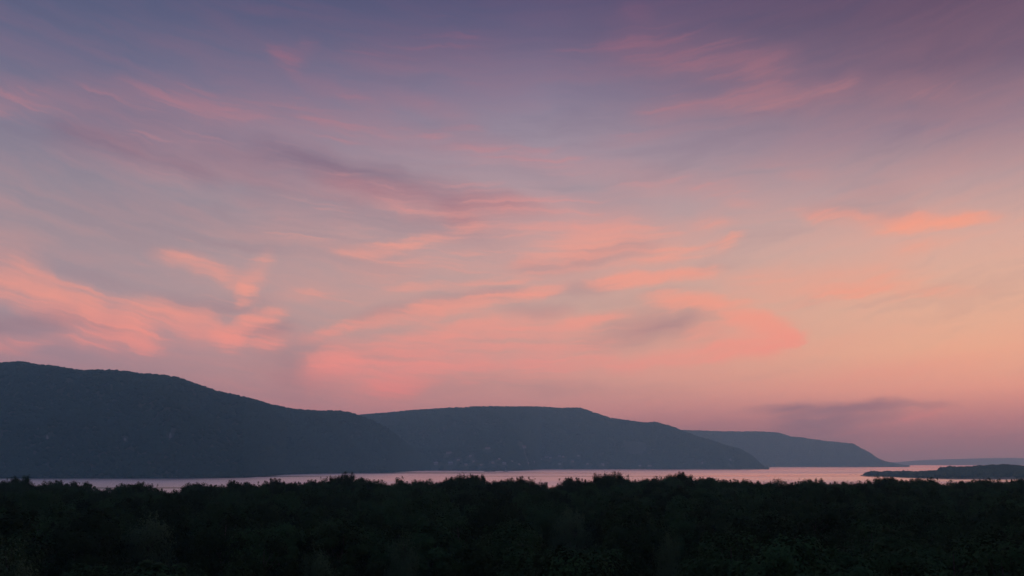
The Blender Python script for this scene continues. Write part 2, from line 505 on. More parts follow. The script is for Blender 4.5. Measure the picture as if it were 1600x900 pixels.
def water_mat(n, b, out):
    g = n.new('ShaderNodeNewGeometry')
    p = n.mapping(g.outputs['Position'], (0, 0, 0), (0, 0, math.radians(-4)), (0.00020, 0.0014, 1))
    st = n.noise(p, 1.0, 4, 0.55, 0.4)               # wind lanes and slicks
    b.inputs['Base Color'].default_value = (0.010, 0.014, 0.018, 1)
    b.inputs['IOR'].default_value = 1.333
    b.inputs['Specular IOR Level'].default_value = 0.5
    gl = n.new('ShaderNodeBsdfGlossy', distribution='BECKMANN')
    gl.inputs['Color'].default_value = (0.97, 0.95, 0.91, 1)
    n.put(gl.inputs['Roughness'], n.rng(st.outputs['Fac'], 0.40, 0.54, 0.20, 0.42))
    ms = n.new('ShaderNodeMixShader')
    lw = n.new('ShaderNodeLayerWeight')
    lw.inputs['Blend'].default_value = 0.5
    n.put(ms.inputs[0], n.rng(lw.outputs['Facing'], 0.0, 0.93, 0.03, 0.97))
    n.put(ms.inputs[1], b.outputs[0])
    n.put(ms.inputs[2], gl.outputs[0])
    n.put(out.inputs['Surface'], ms.outputs[0])
    rp = n.noise(n.mapping(g.outputs['Position'], (0, 0, 0), (0, 0, 0.2), (0.05, 0.12, 1)), 1.0, 3, 0.55)
    bp = n.new('ShaderNodeBump')
    bp.inputs['Strength'].default_value = 0.12
    bp.inputs['Distance'].default_value = 1.0
    n.put(bp.inputs['Height'], rp.outputs['Fac'])
    n.put(b.inputs['Normal'], bp.outputs[0])
    n.put(gl.inputs['Normal'], bp.outputs[0])
M['water'] = material('water', water_mat)

# ------------------------------------------------------------------ river
def sheet(name, xs, ys, zf, mat):
    X, Y = np.meshgrid(xs, ys)
    Z = zf(X, Y)
    v = np.stack([X.ravel(), Y.ravel(), Z.ravel()], 1)
    nx, ny = len(xs), len(ys)
    i = np.arange(nx - 1)[None, :] + np.arange(ny - 1)[:, None] * nx
    q = np.stack([i, i + 1, i + nx + 1, i + nx], -1).reshape(-1, 4)
    me = make_mesh(name, v, q)
    smooth(me)
    return link(name, me, None, mat)

FAR = 19000.0
w = sheet('river', np.linspace(-FAR, FAR, 31), np.linspace(-1500, FAR, 31), lambda X, Y: X * 0, M['water'])
tag(w, 'broad calm river reflecting the pink dusk sky', 'river', kind='structure')

# ------------------------------------------------------------------ foreground land
def ground_z(x, y):
    x, y = np.asarray(x, float), np.asarray(y, float)
    slope = np.clip((68 - y) / 68, 0, 1)
    up = np.clip((-4 - y) / 180, 0, 1)  # unseen rise behind the camera, added to block rear sky light
    z = 13.2 + 70 * up * up * (3 - 2 * up) + 24.6 * (slope * slope * (3 - 2 * slope)) + 1.6 * (fbm(x / 60 + 50, y / 60 + 50, 3) - 0.5)
    edge = 560 + 40 * (fbm(x / 90 + 9, x * 0 + 4, 8) - 0.5)
    drop = np.clip((y - edge) / 90, 0, 1)
    return z * (1 - drop * drop * (3 - 2 * drop)) - 3.0 * drop
gx = np.concatenate([np.linspace(-1500, -520, 15), np.linspace(-500, 500, 101), np.linspace(520, 1500, 15)])
gy = np.concatenate([np.linspace(-600, -20, 15), np.linspace(-10, 700, 100)])
g = sheet('ground', gx, gy, ground_z, M['soil'])
tag(g, 'dark wooded ground between the viewer and the river', 'ground', kind='structure')

# ------------------------------------------------------------------ far forest clumps (shared by the hillside woods)
def clump_mesh(name, seed, pointed):
    import bmesh
    bm = bmesh.new()
    bmesh.ops.create_icosphere(bm, subdivisions=2, radius=1.0)
    rnd = random.Random(seed)
    dirs = [Vector((rnd.uniform(-1, 1), rnd.uniform(-1, 1), rnd.uniform(-.3, 1))).normalized() for _ in range(9)]
    for v in bm.verts:
        d = v.co.normalized()
        k = 0.78 + 0.34 * max((max(0, d.dot(q)) ** 6 for q in dirs)) + rnd.uniform(-.07, .07)
        zz = d.z
        w_ = 1.0 - (0.55 * max(0, zz) if pointed else 0.1 * max(0, zz))
        v.co = Vector((d.x * k * w_ * 0.5, d.y * k * w_ * 0.5, 0.5 + 0.5 * zz * (k if zz > 0 else 1)))
    me = bpy.data.meshes.new(name)
    bm.to_mesh(me); bm.free()
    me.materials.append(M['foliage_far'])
    return me

def wood(name, pts, heights, seed, aspect, label, protos):
    """ONE object: a far wood that reads as a single mass. Points carry a size; nodes put a crown on each."""
    me = bpy.data.meshes.new(name)
    me.vertices.add(len(pts))
    me.vertices.foreach_set('co', np.asarray(pts, np.float32).ravel())
    at = me.attributes.new('size', 'FLOAT', 'POINT')
    at.data.foreach_set('value', np.asarray(heights, np.float32))
    me.update()
    o = link(name, me)
    ng = bpy.data.node_groups.new(name + '_nodes', 'GeometryNodeTree')
    ng.interface.new_socket('Geometry', in_out='INPUT', socket_type='NodeSocketGeometry')
    ng.interface.new_socket('Geometry', in_out='OUTPUT', socket_type='NodeSocketGeometry')
    N, L = ng.nodes, ng.links
    gi, go = N.new('NodeGroupInput'), N.new('NodeGroupOutput')
    join = N.new('GeometryNodeJoinGeometry')
    for p in protos:
        oi = N.new('GeometryNodeObjectInfo')
        oi.inputs['Object'].default_value = p
        oi.inputs['As Instance'].default_value = True
        L.new(oi.outputs['Geometry'], join.inputs[0])
    ip = N.new('GeometryNodeInstanceOnPoints')
    ip.inputs['Pick Instance'].default_value = True
    L.new(gi.outputs[0], ip.inputs['Points'])
    L.new(join.outputs[0], ip.inputs['Instance'])
    ri = N.new('FunctionNodeRandomValue'); ri.data_type = 'INT'
    ri.inputs[4].default_value = 0; ri.inputs[5].default_value = len(protos) - 1
    ri.inputs['Seed'].default_value = seed
    L.new(ri.outputs[2], ip.inputs['Instance Index'])
    rr = N.new('FunctionNodeRandomValue'); rr.data_type = 'FLOAT_VECTOR'
    rr.inputs[0].default_value = (-.04, -.04, 0); rr.inputs[1].default_value = (.04, .04, 6.283)
    rr.inputs['Seed'].default_value = seed + 1
    L.new(rr.outputs[0], ip.inputs['Rotation'])
    na = N.new('GeometryNodeInputNamedAttribute'); na.data_type = 'FLOAT'
    na.inputs[0].default_value = 'size'
    vm = N.new('ShaderNodeVectorMath'); vm.operation = 'SCALE'
    vm.inputs[0].default_value = (aspect, aspect, 1)
    L.new(na.outputs[0], vm.inputs['Scale'])
    L.new(vm.outputs[0], ip.inputs['Scale'])
    L.new(ip.outputs[0], go.inputs[0])
    md = o.modifiers.new('wood', 'NODES')
    md.node_group = ng
    tag(o, label, 'woodland', kind='stuff')
    return o

PROTO = bpy.data.collections.new('crown_shapes')      # not linked to the scene: shapes the far woods repeat
def proto(name, me):
    o = bpy.data.objects.new(name, me)
    PROTO.objects.link(o)
    return o
CLUMPS = [proto('far_crown', clump_mesh('far_crown', s, p)) for s, p in ((1, False), (2, False), (3, False), (4, True))]

# ------------------------------------------------------------------ hills across the river
class Hill:
    def __init__(self, label, ridge, shore, extra, tree_h, seed, rough=0.16, x_step=5.0, nt=44, mat='hillside', gully=60.0):
        self.tree_h = tree_h
        fr, fs, fe = interp(ridge), interp(shore), interp(extra)
        xs = np.arange(ridge[0][0], ridge[-1][0] + 0.1, x_step)
        self.xs = xs
        ts = np.concatenate([[-0.03], np.linspace(0, 1, nt), np.linspace(1.04, 1.9, 12)])
        self.ts = ts
        P = np.zeros((len(xs), len(ts), 3))
        for i, x in enumerate(xs):
            S = on_level(x, float(fs(x)))
            R = at_depth(x, float(fr(x)), S[1] + float(fe(x)))
            top = max(R[2] - tree_h, 1.5)
            hd = S + (R - S) * ts[:, None]
            t = np.clip(ts, 0, 1)
            prof = t * (1.30 - 0.30 * t)
            z = top * prof
            back = np.clip((ts - 1) / 0.9, 0, 1)
            z = z * (1 - 0.55 * back) - np.where(ts > 1, 0, 0)
            z = np.where(ts < 0, -2.5, z)
            P[i, :, :2] = hd[:, :2]
            P[i, :, 2] = z
        env = np.clip(4 * ts * (1 - ts), 0, 1)[None, :] ** 0.8
        n1 = 1 - np.abs(2 * fbm(P[..., 0] / gully / 4 + ts[None, :] * 1.3, P[..., 1] / gully / 9, seed, 4) - 1) * 2
        n2 = fbm(P[..., 0] / gully, P[..., 1] / gully, seed + 20, 3) - 0.5
        top_line = P[:, nt, 2][:, None]
        P[..., 2] += env * top_line * (rough * (n1 - 0.6) * 0.7 + rough * 0.5 * n2)
        P[:, 1:, 2] = np.maximum(P[:, 1:, 2], 0.35 * (ts[1:] >= 0) + 0.02)
        self.P = P
        nx, ny = len(xs), len(ts)
        i = np.arange(ny - 1)[None, :] + np.arange(nx - 1)[:, None] * ny
        q = np.stack([i, i + ny, i + ny + 1, i + 1], -1).reshape(-1, 4)
        me = make_mesh('hill', P.reshape(-1, 3), q)
        smooth(me)
        self.o = tag(link('hill', me, None, M[mat]), label, 'hill', kind='structure')

    def at(self, fi, ft):
        fi = np.clip(np.asarray(fi, float), 0, len(self.xs) - 1.001)
        ft = np.clip(np.asarray(ft, float), 0, len(self.ts) - 1.001)
        i, j = fi.astype(int), ft.astype(int)
        a, b = (fi - i)[..., None], (ft - j)[..., None]
        P = self.P
        return (P[i, j] * (1 - b) + P[i, j + 1] * b) * (1 - a) + (P[i + 1, j] * (1 - b) + P[i + 1, j + 1] * b) * a

    def at_pixel(self, x, y):
        """the first point of the slope, going up from the shore, seen at this photo pixel"""
        fi = np.interp(x, self.xs, np.arange(len(self.xs)))
        ft = np.linspace(1, 45, 900)
        pts = self.at(np.full(900, fi), ft)
        ys = np.array([to_px(p)[1] for p in pts])
        k = np.argmax(ys <= y)
        return pts[k]

    def scatter(self, spacing, seed, clear=(), t_max=1.12):
        rs = np.random.RandomState(seed)
        P = self.P
        du = np.linalg.norm(P[1:, :-1] - P[:-1, :-1], axis=-1)
        dv = np.linalg.norm(P[:-1, 1:] - P[:-1, :-1], axis=-1)
        area = du * dv
        area[:, 0] = 0
        area[:, self.ts[:-1] > t_max] = 0
        cnt = rs.poisson(area / spacing ** 2)
        ii, jj = np.nonzero(cnt)
        rep = cnt[ii, jj]
        fi = np.repeat(ii, rep) + rs.rand(rep.sum())
        ft = np.repeat(jj, rep) + rs.rand(rep.sum())
        pts = self.at(fi, ft)
        keep = np.ones(len(pts), bool)
        for (c, r) in clear:
            keep &= np.hypot(pts[:, 0] - c[0], (pts[:, 1] - c[1]) * 0.6) > r
        pts = pts[keep]
        return pts, rs

hill1 = Hill('dark wooded hill falling to the river, tallest of the far bank',
    [(-220, 560), (-120, 556), (-40, 563), (0, 566), (28, 564), (60, 569), (95, 573), (130, 578), (175, 577), (205, 582), (250, 585), (280, 590),
     (310, 601), (340, 611), (370, 617), (400, 625), (425, 632), (460, 639), (500, 641), (530, 641), (552, 645), (580, 655), (605, 668), (630, 688), (650, 704), (675, 720), (700, 733)],
    [(-220, 748), (0, 747.6), (300, 747.2), (380, 746.6), (410, 744.6), (445, 741.6), (540, 739), (610, 738), (650, 735.8), (680, 735.2), (700, 735.0)],
    [(-220, 1150), (0, 1100), (300, 1050), (400, 1000), (500, 700), (600, 480), (700, 150)], 9.0, 11, rough=0.34)
hill2 = Hill('blue hazy wooded hill with a village at its foot',
    [(560, 648), (600, 645), (640, 641), (700, 637), (760, 634.5), (800, 635), (850, 635.5), (885, 637), (908, 637), (930, 645), (960, 654), (985, 657), (1003, 660), (1025, 659), (1042, 663), (1060, 670),
     (1085, 680), (1110, 687), (1135, 696), (1155, 701), (1175, 712), (1185, 722), (1196, 731), (1202, 733)],
    [(560, 735.4), (700, 735.4), (790, 735.8), (815, 735.2), (845, 733.4), (900, 733.2), (1100, 733.2), (1202, 733.4)],
    [(560, 1500), (800, 1450), (950, 1100), (1100, 700), (1202, 150)], 9.0, 31, rough=0.28)
hill3 = Hill('pale blue flat topped headland behind the village hill',
    [(1000, 671), (1050, 672), (1070, 672), (1120, 673.5), (1200, 674.5), (1218, 676), (1232, 681), (1262, 685), (1300, 690), (1332, 693), (1345, 700), (1358, 707), (1370, 716), (1385, 721.5), (1402, 725), (1422, 729.4)],
    [(1000, 729.6), (1422, 729.8)], [(1000, 1500), (1300, 1200), (1422, 200)], 9.0, 51, rough=0.1, x_step=4)
hill4 = Hill('faint low ridge on the horizon beyond the river',
    [(1280, 724), (1400, 722), (1440, 718.5), (1490, 717), (1540, 715.6), (1580, 715.2), (1620, 716.5), (1800, 714), (2100, 718)],
    [(1280, 726.8), (2100, 726.8)], [(1280, 2000), (2100, 2500)], 2.0, 71, rough=0.05, x_step=6)

# bare rock scars on the slopes
def rock_scar(hill, x, y, wpx, hpx, seed, label):
    c = hill.at_pixel(x, y)
    D = c[1]
    wm, hm = wpx / F * D, hpx / F * D
    rs = np.random.RandomState(seed)
    n, m = 15, 11
    vs = []
    p_lo, p_hi = hill.at_pixel(x, y + hpx / 2), hill.at_pixel(x, y - hpx / 2)
    for a in range(n):
        for b in range(m):
            u, v = a / (n - 1) * 2 - 1, b / (m - 1)
            half = wm / 2 * (1.0 - 0.75 * v) * (0.8 + 0.4 * rs.rand())
            base = p_lo + (p_hi - p_lo) * v
            bulge = max(0.0, 1 - abs(u)) ** 0.6 * min(1, 4 * v, 4 * (1 - v))
            vs.append((base[0] + u * half + rs.uniform(-1, 1) * wm * 0.03, base[1] - bulge * (7 + 5 * rs.rand()) + (1 - bulge) * 5,
                       base[2] + rs.uniform(-1, 1) * hm * 0.03 - (1 - bulge) * 2))
    i = np.arange(m - 1)[None, :] + np.arange(n - 1)[:, None] * m
    q = np.stack([i, i + m, i + m + 1, i + 1], -1).reshape(-1, 4)
    o = link('rock_outcrop', make_mesh('rock_outcrop', np.array(vs), q), None, M['rock'])
    tag(o, label, 'rock', 'bare rock scars on the wooded slopes')
    return [(c, wm * 0.62 + 6), (p_lo, wm * 0.5 + 4), (p_lo - np.array([0, 25, 0]), wm * 0.45)]

clear1, clear2 = [], []
clear1 += rock_scar(hill1, 266, 680, 9, 11, 1, 'pale triangular rock face midway up the tallest dark hill')
clear1 += rock_scar(hill1, 5, 672, 9, 8, 2, 'small pale rock face high on the tallest dark hill')
clear1 += rock_scar(hill1, 74, 683, 5, 8, 3, 'narrow faint rock patch on the tallest dark hill')
clear1 += rock_scar(hill1, 195, 686, 7, 7, 4, 'faint rock patch low on the dark hill beside triangular face')
clear2 += rock_scar(hill2, 992, 696, 26, 14, 5, 'wide bare quarry scar on the hazy village hill')
clear2 += rock_scar(hill2, 1141, 721, 9, 14, 6, 'bright landslip streak near the tip of the village hill')
clear2 += rock_scar(hill2, 1097, 723, 7, 5, 7, 'small pale bank beside the landslip streak above the water')

# ------------------------------------------------------------------ village houses at the foot of the middle hill
def box(x0, x1, y0, y1, z0, z1, base):
    v = [(x0, y0, z0), (x1, y0, z0), (x1, y1, z0), (x0, y1, z0), (x0, y0, z1), (x1, y0, z1), (x1, y1, z1), (x0, y1, z1)]
    f = [(0, 3, 2, 1), (4, 5, 6, 7), (0, 1, 5, 4), (1, 2, 6, 5), (2, 3, 7, 6), (3, 0, 4, 7)]
    return v, [tuple(i + base for i in q) for q in f]
def boxes(name, specs):
    V, Fc = [], []
    for s in specs:
        v, f = box(*s, len(V))
        V += v; Fc += f
    me = bpy.data.meshes.new(name)
    me.from_pydata(V, [], Fc)
    return me
def gable(name, L, Wd, z0, rise, over):
    a, b = L / 2 + over, Wd / 2 + over
    t = 0.25
    V = []
    for dz in (0, t):
        V += [(-a, -b, z0 + dz), (a, -b, z0 + dz), (a, 0, z0 + rise + dz), (-a, 0, z0 + rise + dz), (-a, b, z0 + dz), (a, b, z0 + dz)]
    Fc = [(0, 3, 2, 1), (3, 4, 5, 2), (6, 7, 8, 9), (9, 8, 11, 10), (0, 1, 7, 6), (4, 10, 11, 5), (0, 6, 9, 3), (3, 9, 10, 4), (1, 2, 8, 7), (2, 5, 11, 8)]
    me = bpy.data.meshes.new(name)
    me.from_pydata(V, [], Fc)
    return me
def house_walls(L, Wd, h, rise):
    a, b = L / 2, Wd / 2
    V = [(-a, -b, -3), (a, -b, -3), (a, b, -3), (-a, b, -3), (-a, -b, h), (a, -b, h), (a, b, h), (-a, b, h), (-a, 0, h + rise - .1), (a, 0, h + rise - .1)]
    Fc = [(0, 1, 5, 4), (1, 2, 6, 9, 5), (2, 3, 7, 6), (3, 0, 4, 8, 7), (0, 3, 2, 1), (4, 5, 9, 8), (6, 7, 8, 9)]
    me = bpy.data.meshes.new('wall')
    me.from_pydata(V, [], Fc)
    return me
HOUSES = {}
for kind, (L, Wd, h, rise, wm_, rm_) in {'white': (15, 9, 5.5, 3.6, 'whitewash', 'roof_metal'), 'brick': (12, 9, 4.5, 3.4, 'brick', 'roof_metal'), 'long': (26, 11, 6.5, 3.0, 'whitewash', 'roof_red')}.items():
    wl = house_walls(L, Wd, h, rise); wl.materials.append(M[wm_])
    rf = gable('roof', L, Wd, h - 0.1, rise, 0.5); rf.materials.append(M[rm_])
    ch = boxes('chimney', [(L * .2, L * .2 + 1, -.5, .5, h + rise - 1, h + rise + 1.2)]); ch.materials.append(M['brick'])
    wi = boxes('window', [(-.7, .7, -Wd / 2 - .06, -Wd / 2 + .1, 1.6, 3.4)]); wi.materials.append(M['window_glass'])
    HOUSES[kind] = (wl, rf, ch, wi, L)
def house(kind, x, y, rz, label, group=None, s=1.0):
    c = hill2.at_pixel(x, y)
    e = link('house', None)
    e.location = (c[0], c[1], c[2] + 0.3)
    e.rotation_euler = (0, 0, rz)
    e.scale = (s, s, s)
    wl, rf, ch, wi, L = HOUSES[kind]
    link('wall', wl, e)
    r = link('roof', rf, e)
    link('chimney', ch, r)
    for k in (-.3, .02, .34):
        link('window', wi, e).location = (k * L, 0, 0)
    tag(e, label, 'house', group)
    clear2.append((c + np.array([0, -16, 0]), 26 * s))
house('white', 681, 725.6, .3, 'bright white house at the shore where the dark hill ends', s=1.25)
house('white', 704, 725.8, -.2, 'bright white house beside the bay, standing apart from the village', s=1.35)
house('long', 817, 699.5, .1, 'long pale building highest above the village', s=1.25)
house('long', 762, 701.5, -.1, 'long pale building high up the slope beside a smaller field', s=.9)
house('long', 701, 709, .15, 'long pale building above the two white bay houses', s=1.0)
rv = random.Random(5)
for (x, y, k) in [(845, 719.5, 'white'), (855, 715.5, 'long'), (860, 716.5, 'brick'), (874, 714, 'white'), (880, 714.5, 'brick'), (903.5, 713, 'white'), (874.5, 726, 'white'), (825, 725, 'brick'),
                  (811, 726.5, 'brick'), (788, 725.5, 'white'), (800, 722, 'brick'), (834, 723, 'brick'), (740, 722, 'brick'), (728, 727, 'brick'), (752, 727.5, 'brick'), (770, 724, 'brick'),
                  (716, 720, 'brick'), (918, 726, 'brick'), (895, 722, 'brick'), (942, 727, 'white'), (1000, 728.5, 'white'), (1015, 728.6, 'long'), (780, 718, 'brick'), (735, 714, 'brick')]:
    lab = {'white': 'small whitewashed village house with grey roof on the hazy lower slope', 'brick': 'small brown brick village house on the hazy lower slope',
           'long': 'long low pale village building with red roof on the lower slope'}[k]
    house(k, x, y, rv.uniform(-.5, .5), lab, k + ' houses of the far village', rv.uniform(.8, 1.05))

# woods that clothe the hills
pts, rs = hill1.scatter(9.5, 1, clear1)
pts[:, 2] -= 0.8
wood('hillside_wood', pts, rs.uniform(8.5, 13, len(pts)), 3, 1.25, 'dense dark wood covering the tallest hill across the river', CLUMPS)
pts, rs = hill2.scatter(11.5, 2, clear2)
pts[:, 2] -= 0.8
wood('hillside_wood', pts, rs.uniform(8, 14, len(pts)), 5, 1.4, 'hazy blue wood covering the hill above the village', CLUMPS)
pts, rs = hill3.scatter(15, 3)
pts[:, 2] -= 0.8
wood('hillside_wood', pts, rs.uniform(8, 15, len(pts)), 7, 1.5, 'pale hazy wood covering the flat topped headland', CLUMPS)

# ------------------------------------------------------------------ wooded island in the river
isl_shore = interp([(1346, 743.4), (1352, 743.8), (1380, 744.6), (1420, 746.2), (1480, 748.2), (1540, 748.6), (1600, 748.4), (1900, 749)])
isl_top = interp([(1346, 742.5), (1352, 738.5), (1360, 735.5), (1366, 735), (1374, 737), (1384, 735.3), (1400, 736.3), (1413, 735), (1430, 736.4), (1450, 735.4), (1466, 734), (1471, 730), (1480, 729.5), (1486, 727), (1494, 729.5),
                  (1510, 728.6), (1530, 727.3), (1550, 725.8), (1575, 725.2), (1590, 726.4), (1600, 727.5), (1700, 727), (1900, 728)])
ix = np.arange(1346, 1900, 3.0)
nt_i = 12
P = np.zeros((len(ix), nt_i, 3))
isl_pts, isl_h = [], []
rsi = np.random.RandomState(9)
for i, x in enumerate(ix):
    S = on_level(x, float(isl_shore(x)))
    back_len = min(600.0, 30 + (x - 1346) * 4.2)
    T = at_depth(x, float(isl_top(x)), S[1] + back_len * 0.55)
    crest = max(0.5, T[2] - 14.5)
    for j in range(nt_i):
        t = j / (nt_i - 1)
        d = S + (at_depth(x, 740, S[1] + back_len) - S) * t
        P[i, j] = (d[0], d[1], crest * math.sin(math.pi * min(1, t * 1.0)) ** 0.8 - (0.6 if j in (0, nt_i - 1) else 0) + 0.3)
    dens = max(1, int(3.0 * back_len / 26))
    for _ in range(dens):
        t = rsi.uniform(0.03, 0.97)
        xx = x + rsi.uniform(-1.5, 1.5)
        d = S + (at_depth(xx, 740, S[1] + back_len) - S) * t
        d[0] = at_depth(xx, 740, d[1])[0]
        z = crest * math.sin(math.pi * t) ** 0.8
        lim = at_depth(xx, float(isl_top(xx)), d[1])[2]
        h = min(rsi.uniform(8, 17), max(2.5, (lim - z) * rsi.uniform(.82, 1.12)))
        isl_pts.append((d[0], d[1], z - 0.3)); isl_h.append(h)
i = np.arange(nt_i - 1)[None, :] + np.arange(len(ix) - 1)[:, None] * nt_i
q = np.stack([i, i + nt_i, i + nt_i + 1, i + 1], -1).reshape(-1, 4)
o = link('island', make_mesh('island', P.reshape(-1, 3), q), None, M['sand'])
tag(o, 'low narrow island lying in the river off the headland', 'island', kind='structure')
wood('island_wood', np.array(isl_pts), isl_h, 15, 0.95, 'dark wood covering the low island in the river', CLUMPS)

# ------------------------------------------------------------------ boats
def hull(name, L, B, H, mat, bow=0.25):
    V, Fc = [], []
    st = np.linspace(-.5, .5, 13)
    for s in st:
        e = max(0.04, 1 - max(0, (abs(s) - (.5 - bow)) / bow) ** 2)
        b = B / 2 * e
        sh = H * (1 + 0.35 * (2 * s) ** 2)
        V += [(s * L * .96, -b * .7, -.4), (s * L, -b, sh), (s * L, b, sh), (s * L * .96, b * .7, -.4)]
    for k in range(12):
        a = k * 4
        for j in range(4):
            Fc.append((a + j, a + (j + 1) % 4, a + 4 + (j + 1) % 4, a + 4 + j))
    Fc += [(3, 2, 1, 0), (48, 49, 50, 51)]
    me = bpy.data.meshes.new(name); me.from_pydata(V, [], Fc); me.materials.append(M[mat])
    return me
def boat(x, y, rz, L, label, parts, name='boat', cat='boat', hull_mat='hull_dark', B=None, H=1.5):
    c = on_level(x, y)
    e = link(name, None)
    e.location = (c[0], c[1], 0.0); e.rotation_euler = (0, 0, rz)
    link('hull', hull('hull', L, B or L * .25, H, hull_mat), e)
    for nm, spec, mt in parts:
        me = boxes(nm, spec); me.materials.append(M[mt]); link(nm, me, e)
    tag(e, label, cat)
boat(790, 737.2, .1, 19, 'small dark river boat with a pale cabin and tall mast',
     [('cabin', [(-5, 3, -1.8, 1.8, 1.5, 4.2)], 'boat_white'), ('wheelhouse', [(-2, 2, -1.5, 1.5, 4.2, 6.4)], 'boat_white'), ('mast', [(-.25, .25, -.25, .25, 6.4, 16)], 'boat_white'), ('funnel', [(-4.4, -3.4, -.5, .5, 4.2, 6)], 'hull_dark')])
boat(765, 737.0, .04, 50, 'long low dark barge lying on the river beside the boat',
     [('hold_cover', [(-20, 14, -4, 4, 1.6, 2.6)], 'hull_dark'), ('deckhouse', [(17, 21, -3, 3, 1.8, 4.4)], 'hull_dark')], 'barge', 'barge', B=10, H=1.6)
for bx, by, rz in ((1329, 741.3, .3), (1337.5, 741.2, -.2)):
    boat(bx, by, rz, 5.5, ('tiny fishing boat on open water off the island tip' if bx < 1335 else 'tiny fishing boat closest to the island tip'),
         [('seat', [(-.4, .2, -.6, .6, .35, .55)], 'hull_dark'), ('motor', [(-2.9, -2.4, -.25, .25, .2, 1.2)], 'hull_dark'), ('windscreen', [(.6, .75, -.55, .55, .6, 1.2)], 'window_glass')], 'fishing_boat', 'boat', B=1.7, H=.6)

# ------------------------------------------------------------------ trees of the near forest
def tube(p0, p1, r0, r1, sides, base):
    p0, p1 = np.asarray(p0, float), np.asarray(p1, float)
    d = p1 - p0
    d /= max(np.linalg.norm(d), 1e-6)
    a = np.cross(d, (0.31, 0.95, 0.02)); a /= np.linalg.norm(a)
    b = np.cross(d, a)
    th = np.linspace(0, 2 * math.pi, sides, endpoint=False)
    ring = np.cos(th)[:, None] * a + np.sin(th)[:, None] * b
    v = np.concatenate([p0 + ring * r0, p1 + ring * r1])
    k = np.arange(sides)
    f = np.stack([k, (k + 1) % sides, (k + 1) % sides + sides, k + sides], 1) + base
    return v, f

